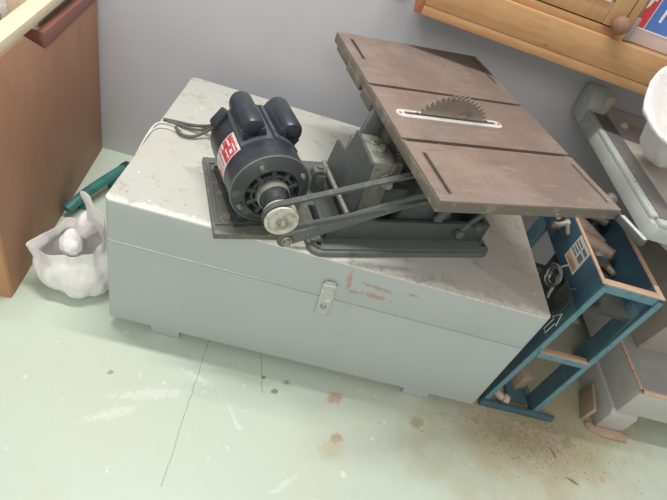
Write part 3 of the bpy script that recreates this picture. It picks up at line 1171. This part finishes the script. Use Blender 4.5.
# drawer unit on the bench
unit = thing('drawer_unit', 'pine drawer unit with a round brown knob, standing on the workbench', 'drawers', BR_ @ Matrix.Translation((.23, .10, BZ1 * 1.13)))
UX1 = .437
MB(BM).box(.0, UX1, .022, .148, BZ1, .26, .001).build('carcass', M_PINE2, unit)
MB(BM).box(.0, UX1, .016, .022, BZ1, BZ1 + .016, .0008).build('bottom_rail', M_PINE, unit)
MB(BM).box(UX1 - .018, UX1, .016, .022, BZ1 + .016, 0.26, .0008).build('stile', M_PINE2, unit)
b = MB(BM)
b.box(.01, UX1 - .0205, .020, .0225, BZ1 + .0160, BZ1 + .0185)
b.box(UX1 - .0205, UX1 - .018, .020, .0225, BZ1 + .016, 0.26)
b.build('shadow_gap', M_GAP, unit)
b = MB(BM)
b.box(UX1 - .058, UX1 - .0205, .013, .022, BZ1 + .0185, .25, .001)
b.box(.01, UX1 - .0585, .015, .022, BZ1 + .0185, BZ1 + .060, .001)
b.box(.01, UX1 - .0585, .0195, .022, BZ1 + .060, .25, .0005)
dr = b.build('drawer', M_PINE2, unit)
b = MB(BM)
b.lathe([(0, 0), (.008, 0), (.0075, .006), (.013, .010), (.0175, .018), (.0185, .026), (.015, .036), (.008, .041), (0, .042)], (UX1 - .031, .013, BZ1 + .030), (0, -1, 0), 28)
b.build('knob', M_KNOB, dr)
MB(BM).box(UX1 - .12, UX1 - .066, .012, .0195, BZ1 + .058, BZ1 + .098, .001).build('white_card', M_WHITE, dr, label='white card on the drawer front')
MB(BM).box(UX1 + .0005, UX1 + .010, .014, .024, BZ1 + .004, BZ1 + .05, .001).build('grey_strip', M_GREYST, unit)
# printed box next to it
box = thing('printed_box', 'pale box with a red and blue printed front on the workbench, by the drawer unit', 'box', BR_ @ Matrix.Translation((.68, .10, BZ1 * 1.13)))
X0 = UX1 + .012
MB(BM).box(X0, X0 + .26, .040, .148, BZ1, .24, .001).build('carton', M_BOXPINK, box)
zb = BZ1 + .031
b = MB(BM)
b.box(X0 + .001, X0 + .021, .0388, .040, zb, .238)
b.build('red_panel', M_BOXRED, box)
MB(BM).box(X0 + .0225, X0 + .255, .0388, .040, zb, .238).build('blue_panel', M_BOXBLUE, box)
b = MB(BM)
b.box(X0 + .021, X0 + .0225, .0386, .040, zb, .238)
b.box(X0 + .001, X0 + .255, .0386, .040, zb - .0025, zb)
b.prism([(X0 + .001, BZ1 + .066), (X0 + .006, BZ1 + .072), (X0 + .008, BZ1 + .085), (X0 + .014, BZ1 + .084), (X0 + .013, BZ1 + .12), (X0 + .001, BZ1 + .12)], .0382, .040, 'y')
b.prism([(X0 + .0405, BZ1 + .051), (X0 + .046, BZ1 + .051), (X0 + .046, BZ1 + .095), (X0 + .0405, BZ1 + .095)], .0382, .040, 'y')
b.prism([(X0 + .031, BZ1 + .095), (X0 + .056, BZ1 + .095), (X0 + .056, BZ1 + .102), (X0 + .031, BZ1 + .102)], .0382, .040, 'y')
b.build('white_print', M_BOXWHITE, box)
# socket on the wall at the bench's left end
sk = thing('wall_socket', 'white and grey plug socket on the wall left of the workbench end', 'socket', Matrix.Translation((.49, .713, .83)))
MB().box(.455, .525, .701, .713, .80, .87, .004).build('socket_plate', M_GREYST, sk)
MB().box(.475, .500, .665, .701, .825, .85, .006).build('plug', M_WHITE, sk)

# ------------------------------------------------------------------ grey plinth, machine and sack at the right
pm = thing('machine_plinth', 'low grey wooden plinth with bare worn edges, at the right edge on two skids', 'plinth', Matrix.Translation((1.7, .35, 0)))
PX0, PX1, PY0, PY1, PZ0, PZ1 = 1.420, 1.92, .056, .66, .094, .200
b = MB()
b.box(PX0, PX1, PY0, PY1, PZ0, PZ1 - .003, .003)
b.build('plinth_body', M_PLINTH, pm)
MB().box(PX0 + .004, PX1, PY0 + .004, PY1, PZ1 - .008, PZ1, .001).build('plinth_top', M_PLINTHT, pm)
b = MB()
b.box(PX0 - .0006, PX0 + .009, PY0 - .0006, PY1, PZ1 - .006, PZ1 + .0008, .0018)
b.box(PX0 - .0006, PX1, PY0 - .0006, PY0 + .011, PZ1 - .007, PZ1 + .0008, .0018)
b.build('bare_edge', M_PLINTHE, pm, label='bare worn pinkish wood edge')
for x0 in (PX0 + .0, PX1 - .09):
    b = MB()
    b.prism([(PY0 - .004, 0), (PY0 - .004, .08), (PY0 + .01, .094), (PY0 + .21, .094), (PY0 + .25, .05), (PY0 + .25, 0)], x0 - .012, x0 + .075, 'x', .003)
    b.build('skid', M_PLINTH, pm)
    MB().box(x0, x0 + .06, PY1 - .16, PY1, 0, .094, .003).build('skid', M_PLINTH, pm)

mach = thing('machine_stand', 'grey cast machine table with a dark edge strip under the white sack', 'machine', Matrix.Translation((1.62, .4, PZ1)))
b = MB()
b.prism([(1.124, .096), (1.60, .096), (1.60, .702), (1.112, .702), (1.112, .112)], .632, .668, 'z', .004)
b.box(1.112, 1.1305, .125, .700, .667, .678, .003, 2)
b.box(1.122, 1.60, .098, .121, .667, .678, .003, 2)
b.build('table_casting', M_MACH, mach)
MB().box(1.1308, 1.176, .1215, .612, .668, .6785, .001).build('edge_strip', M_MDARK, mach, label='dark flat strip along the edge')
b = MB()
b.prism([(.618, .634), (.70, .634), (.70, .712), (.688, .728), (.650, .728), (.618, .69)], 1.109, 1.168, 'x', .006)
b.build('corner_stop', M_MACH, mach)
b = MB()
b.box(1.150, 1.174, .625, .695, .680, .7285, .004)
b.build('worn_face', M_BEIGE, mach)
b = MB()
b.box(1.178, 1.595, .123, .506, .668, .674, .001)
b.box(1.178, 1.595, .508, .70, .668, .676, .001)
b.build('table_plates', M_MPLATE, mach)
b = MB()
b.prism([(1.47, PZ1), (1.80, PZ1), (1.76, .56), (1.62, .635), (1.16, .635), (1.17, .60), (1.50, .45)], .22, .56, 'y', .006)
b.build('pedestal', M_PED, mach)
b = MB()
b.tube([(1.205, .575, .674), (1.21, .58, .685), (1.22, .578, .674)], .008, 10, smooth=2)
o = b.build('putty_lump', M_CREAM, None, origin=(1.21, .577, .674))
tag(o, 'small cream lump on the machine table, beside the white sack', 'lump')

# white sack with a ragged rolled rim
random.seed(11)
RIMC = Vector((1.117, .246, .890))
SAX = Vector((-.46, -.58, .67)).normalized()
SCN = RIMC - SAX * .243
SQX = SAX.orthogonal().normalized()
SQY = SAX.cross(SQX)


def sackpt(a, r, h):
    # the sack lies tipped back with its mouth towards the room
    return SCN.lerp(RIMC, h / .156) + QTIP @ Vector((cos(a), sin(a), 0)) * r


QTIP = Vector((0, 0, 1)).rotation_difference(SAX)
b = MB()
prof = [(.0, .001), (.040, .000), (.058, .006), (.068, .022), (.072, .05), (.072, .09), (.086, .125), (.106, .146), (.108, .153), (.103, .158), (.096, .152), (.078, .125), (.062, .09), (.060, .06), (.04, .045), (0, .042)]
NS = 72
rings = []
for i, (r, h) in enumerate(prof):
    if r == 0:
        rings.append([b.bm.verts.new(sackpt(0, 0, h))])
        continue
    rr_ = []
    for k in range(NS):
        a = 2 * pi * k / NS
        q = Vector((cos(a) * 2.2, sin(a) * 2.2, h * 14))
        rim = max(0, (h - .09) / .07)
        r2 = r * (1 + .035 * sin(6 * a + 5 * noise.noise(q)) * (1 - .6 * rim) + .07 * (1 - rim) * noise.noise(q * 1.3 + Vector((3, 1, 0))) + .035 * noise.noise(q) + .025 * rim * noise.noise(q * 4) + .03 * rim * noise.noise(q * 11))
        h2 = h + rim * (.010 * noise.noise(q * 1.2 + Vector((5, 0, 0))) + .006 * noise.noise(q * 5))
        rr_.append(b.bm.verts.new(sackpt(a, r2, h2)))
    rings.append(rr_)
for i in range(len(rings) - 1):
    A_, B2 = rings[i], rings[i + 1]
    for k in range(NS):
        k2 = (k + 1) % NS
        if len(A_) == 1:
            b.bm.faces.new((A_[0], B2[k2], B2[k]))
        elif len(B2) == 1:
            b.bm.faces.new((A_[k], A_[k2], B2[0]))
        else:
            b.bm.faces.new((A_[k], A_[k2], B2[k2], B2[k]))
sack = b.build('white_sack', M_SACK, None, origin=SCN, angle=80)
ss = sack.modifiers.new('sub', 'SUBSURF')
ss.levels = 1
ss.render_levels = 2
tag(sack, 'open white sack with a ragged rim lying on the machine table at the right edge', 'sack')

# ------------------------------------------------------------------ teal tool stand
st = thing('tool_stand', 'narrow teal painted stand with an open tray top, right of the grey chest', 'stand', Matrix.Translation((1.14, .23, 0)))
Y0, Y1 = .045, .42
ZT = .530


def leg(x0, x1, y0, y1, ztop=ZT):
    b = MB()
    t = bmesh.new()
    th = .014
    vs = [t.verts.new(p) for p in [(x0, y0, 0), (x0 + th, y0, 0), (x0 + th, y1, 0), (x0, y1, 0), (x1, y0, ztop), (x1 + th, y0, ztop), (x1 + th, y1, ztop), (x1, y1, ztop)]]
    for q in ((3, 2, 1, 0), (4, 5, 6, 7), (0, 1, 5, 4), (1, 2, 6, 5), (2, 3, 7, 6), (3, 0, 4, 7)):
        t.faces.new([vs[i] for i in q])
    bmesh.ops.bevel(t, geom=t.edges[:], offset=.001, segments=1, affect='EDGES')
    b._append(t)
    return b


LX0, LX1, RX0, RX1 = 1.042, 1.077, 1.196, 1.215
legs = []
for (a, c, y0, y1) in [(LX0, LX1, Y0, Y0 + .055), (RX0, RX1, Y0, Y0 + .055), (LX0, LX1, Y1 - .055, Y1), (RX0, RX1, Y1 - .055, Y1)]:
    legs.append(leg(a, c, y0, y1, ZT - .012).build('leg', M_TEAL, st))
b = MB()
for (a, c) in [(LX0, LX1), (RX0, RX1)]:
    b.beam((a + .007, Y0 - .001, .0), (c + .007, Y0 - .001, ZT - .012), .0145, .003, (0, 1, 0))
b.build('leg_edge', M_TEAL2, st)
# arrow drawn on the left leg: outline in the leg's plane


def onleg(y, z):
    return Vector((LX0 + (LX1 - LX0) * z / (ZT - .012) - .0008, y, z))


b = MB()
ar = [(.063, .316), (.063, .356), (.055, .356), (.070, .386), (.086, .356), (.077, .356), (.077, .316)]
b.tube([onleg(y, z) for y, z in ar], .0011, 6, closed=True)
b.build('drawn_arrow', M_WHITE, legs[0], label='white outlined arrow')
# tray panels
MB().box(1.071, 1.080, Y0, Y1, .425, ZT - .004, .001).build('side_panel', M_NAVY, st, label='dark blue side panel of the tray')
MB().box(1.213, 1.227, Y0, Y1, .425, ZT - .004, .001).build('side_panel', M_NAVY, st, label='dark blue side panel of the tray')
MB().box(1.080, 1.213, Y0, Y0 + .014, .503, ZT - .004, .001).build('front_panel', M_TEAL2, st)
MB().box(1.080, 1.213, Y1 - .014, Y1, .425, ZT - .004, .001).build('back_panel', M_NAVY, st)
MB().box(1.080, 1.213, Y0 + .014, Y1 - .014, .425, .437).build('tray_floor', M_DARKB, st)
MB().box(1.0715, 1.0800, Y0 - .001, Y1, ZT - .004, ZT, .0012).build('rim', M_RAW, st, label='bare light wood rim')
MB().box(1.2135, 1.2265, Y0 - .001, Y1, ZT - .004, ZT, .0012).build('rim', M_RAW, st, label='bare light wood rim')
MB().box(1.0802, 1.2133, Y0 - .001, Y0 + .017, ZT - .004, ZT, .0012).build('rim', M_RAW, st, label='bare light wood rim')
# mid rung
zz = .248
xl = LX0 + (LX1 - LX0) * zz / ZT + .014
xr = RX0 + (RX1 - RX0) * zz / ZT
MB().box(xl, xr + .006, Y0 - .006, Y0 + .014, zz, zz + .019, .001).build('rung', M_TEAL2, st)
MB().box(xl, xr + .006, Y0 - .006, Y0 + .014, zz + .019, zz + .0215, .001).build('rung_top', M_RAW, st, label='bare light wood top of the rung')
MB().box(xl, xr, Y1 - .04, Y1 - .02, zz, zz + .02, .001).build('rung', M_TEAL, st)
# bottom runner, depth rails and shelf
MB().box(1.034, 1.262, Y0 - .014, Y0 - .002, 0, .022, .001).build('runner', M_TEAL, st)
MB().box(LX0 + .014, LX0 + .028, Y0 + .055, Y1 - .055, .0, .024, .001).build('bottom_rail', M_TEAL2, st)
MB().box(RX0 - .012, RX0, Y0 + .055, Y1 - .055, .0, .024, .001).build('bottom_rail', M_TEAL, st)
MB().box(1.125, RX0 - .012, Y0 + .02, Y1 - .02, .006, .016, .001).build('bottom_shelf', M_TEAL, st)
MB().box(1.084, 1.094, Y0 + .056, .27, .20, .425, .001).build('inner_shade_board', M_DARKB, st, label='dark inner board added for the shaded inside of the stand')  # added board, coloured dark to give the shade between the legs
# sticker
stk = MB()
stk.box(1.0696, 1.0710, .139, .212, .455, .525)
sto = stk.build('sticker', M_PAPER, st, label='white printed paper sticker')
b = MB()
x0, x1 = 1.0692, 1.0698
b.box(x0, x1, .146, .168, .487, .504, mi=0)
b.box(x0, x1, .142, .209, .460, .476, mi=1)
for k in range(4):
    b.box(x0, x1, .175, .208 - .004 * (k % 2), .486 + .009 * k, .490 + .009 * k, mi=0)
for k in range(3):
    b.box(x0 - .0003, x1, .150, .200 - .01 * k, .462 + .0045 * k, .4638 + .0045 * k, mi=0)
b.box(x0, x1, .144, .17, .510, .519, mi=0)
b.build('printed_lines', [M_INK, M_INKO], sto)

# tray contents
def handle(p0, p1, r, label, name='wooden_tool', mat=None):
    b = MB()
    b.tube([p0, tuple(Vector(p0).lerp(Vector(p1), .25)), tuple(Vector(p0).lerp(Vector(p1), .7)), p1], lambda t: r * (.75 + .5 * sin(pi * min(1, t * 1.1)) ** 2), 14, smooth=2)
    o = b.build(name, mat or M_BRTOOL, None, origin=(p0[0], p0[1], min(p0[2], p1[2]) - r))
    return tag(o, label, 'tool')


handle((1.10, .395, .470), (1.195, .290, .468), .018, 'thick brown wooden tool handle lying in the teal tray, nearest the saw table')
handle((1.095, .315, .462), (1.19, .225, .485), .020, 'curved brown wooden tool handle across the middle of the teal tray')
handle((1.150, .395, .50), (1.20, .335, .505), .015, 'grey metal bar in the back of the teal tray', 'metal_bar', M_GREYTOOL)
handle((1.172, .285, .450), (1.207, .195, .450), .010, 'thin brown stick in the teal tray, beside the grey tin')
b = MB()
b.lathe([(.014, -.010), (.019, -.010), (.019, .010), (.014, .010), (.014, -.010)], (1.120, .198, .476), (.5, .3, .8), 28)
o = b.build('tape_roll', M_YEL, None, origin=(1.12, .198, .46))
tag(o, 'small yellowish tape roll in the teal tray', 'tape')
b = MB()
b.lathe([(0, 0), (.016, 0), (.0175, .004), (.0175, .05), (.008, .062), (.008, .072), (0, .072)], (1.112, .075, .456), (0, 1, .12), 24)
o = b.build('green_bottle', M_GREEN, None, origin=(1.112, .1, .438))
tag(o, 'dark green bottle lying at the front left of the teal tray', 'bottle')
b = MB()
b.lathe([(0, 0), (.020, 0), (.022, .004), (.022, .052), (.016, .056), (0, .056)], (1.160, .215, .462), (.3, .9, .1), 24)
o = b.build('grey_tin', M_GREYTOOL, None, origin=(1.16, .24, .438))
tag(o, 'grey tin lying on its side in the teal tray, right of the tape roll', 'tin')

# hanging things on the stand's left side
b = MB()
for i, (r, dx) in enumerate([(.030, 0), (.026, .003), (.033, -.002), (.022, .001)]):
    b.tube([(1.050 + dx + .004 * sin(3 * a + i), .165 + r * 1.0 * cos(a), .418 + r * .9 * sin(a)) for a in [2 * pi * k / 24 for k in range(24)]], .0022, 6, closed=True)
b.tube([(1.05, .165, .45), (1.058, .165, .458), (1.066, .165, .462)], .003, 6)
b.tube([(1.05, .139, .405), (1.046, .13, .39), (1.047, .125, .378)], .005, 8)
o = b.build('wire_coil', M_WIRE, None, origin=(1.05, .165, .39))
tag(o, 'small coil of grey wire hanging on the side of the teal stand below the sticker', 'wire')
b = MB()
for k in range(8):
    yy = .064 + .0075 * k
    b.tube([(1.052, yy, .395), (1.0535, yy, .450)], .0012, 5)
for k in range(8):
    zq = .396 + .0075 * k
    b.tube([(1.053, .062, zq), (1.053, .119, zq)], .0012, 5)
b.box(1.0535, 1.0545, .063, .118, .396, .449)
b.tube([(1.054, .09, .449), (1.061, .09, .455), (1.066, .09, .456)], .0018, 6)
o = b.build('mesh_pad', M_DARKB, None, origin=(1.053, .09, .395))
tag(o, 'square of dark wire mesh hanging on the teal stand above the drawn arrow', 'mesh')
cl = thing('plastic_clamp', 'cream plastic clamp clipped on the teal tray near the saw table', 'clamp', Matrix.Translation((1.06, .28, .48)))
b = MB()
b.tube([(1.058, .315, .490), (1.052, .318, .510), (1.050, .300, .525), (1.055, .285, .522)], .006, 10, smooth=2)
b.tube([(1.058, .300, .482), (1.050, .285, .490), (1.048, .270, .505), (1.055, .262, .520)], .0065, 10, smooth=2)
b.build('jaw', M_CREAM, cl)
b = MB()
b.tube([(1.056, .275, .515), (1.054, .255, .512), (1.056, .235, .500)], lambda t: .008 * (1 - .5 * t), 10, smooth=2)
b.cyl((1.045, .298, .478), (1.066, .298, .478), .010, seg=16, bev=.002)
b.build('grip', M_BRTOOL, cl, label='tan grip')

# things on the stand's foot
b = MB()
b.box(-.016, .020, -.026, .026, 0, .060, .001, 2, 0, Matrix.Translation((1.160, .135, .016)) @ Matrix.Rotation(radians(18), 4, 'Z'))
o = b.build('wood_block', M_OFFCUT, None, origin=(1.165, .13, .016))
tag(o, 'square pale wood block standing on the teal shelf at the stand\'s foot', 'wood')
pf = thing('pipe_fitting', 'pale pink plastic pipe elbow lying at the foot of the teal stand', 'pipe', Matrix.Translation((1.10, .085, 0)))
b = MB()
b.tube([(1.078, .125, .014), (1.086, .095, .014), (1.098, .07, .014), (1.118, .062, .014)], .0125, 14, smooth=2)
b.build('elbow', M_PINKPL, pf)
b = MB()
b.cyl((1.075, .132, .014), (1.081, .112, .014), .0145, seg=20, bev=.002)
b.build('collar', M_PINKPL, pf)
b = MB()
b.cyl((1.108, .064, .0155), (1.124, .060, .0155), .0155, seg=20, bev=.002)
b.build('collar', M_PINKPL, pf)

# ------------------------------------------------------------------ offcuts by the plinth
b = MB()
b.box(-.005, .005, -.055, .045, 0, .062, .001, 2, 0, Matrix.Translation((1.385, .120, .001)) @ Matrix.Rotation(radians(-14), 4, 'Z') @ Matrix.Rotation(radians(4), 4, 'Y'))
o = b.build('wood_offcut', M_OFFCUT, None, origin=(1.394, .125, 0))
tag(o, 'upright brown wood offcut leaning on the plinth\'s skid at the right', 'wood')
b = MB()
b.prism([(1.375, .055), (1.385, .035), (1.42, .022), (1.50, .022), (1.515, .046), (1.49, .0515), (1.40, .0515), (1.395, .062)], .0, .012, 'z', .001)
o = b.build('wood_offcut', M_OFFCUT, None, origin=(1.44, .04, 0))
tag(o, 'flat brown wood offcut lying on the floor in front of the plinth\'s skid', 'wood')

# ------------------------------------------------------------------ sawdust and chips
random.seed(21)
b = MB()
for i in range(2600):
    if random.random() < .6:
        x, y = random.gauss(1.19, .07), random.gauss(-.015, .045)
    else:
        x, y = random.gauss(1.2, .16), random.gauss(.03, .09)
    if y > .029 and 1.03 < x < 1.27 or x > 1.37 and y > .02 or x < 1.005 and y > -.005 or y > .3:
        continue
    s_ = random.choice((.0006, .0009, .0012, .0018))
    a = random.random() * pi
    R = Matrix.Translation((x, y, .0)) @ Matrix.Rotation(a, 4, 'Z')
    b.box(-s_, s_, -s_ * .5, s_ * .5, 0, s_ * .5, 0, 1, 1 if random.random() < .35 else 0, R)
o = b.build('sawdust', [M_DUST1, M_DUST2], None, origin=(1.19, 0, 0))
tag(o, 'scattered sawdust and grit on the floor in front of the teal stand', 'sawdust', None, 'stuff')
for i, (x, y, l, a, lab) in enumerate([(1.245, -.065, .030, 1.9, 'dark thin wood splinter on the floor, upper of two below the teal stand'), (1.285, -.135, .034, 1.1, 'dark thin wood splinter on the floor, lower of two near the right bottom edge')]):
    b = MB()
    R = Matrix.Translation((x, y, 0)) @ Matrix.Rotation(-a + pi / 2 - .9, 4, 'Z')
    b.prism([(-l / 2, -.001), (0, -.003), (l / 2, 0), (0, .003)], 0, .003, 'z', 0, 0, R)
    o = b.build('wood_splinter', M_DUST2, None, origin=(x, y, 0))
    tag(o, lab, 'splinter')
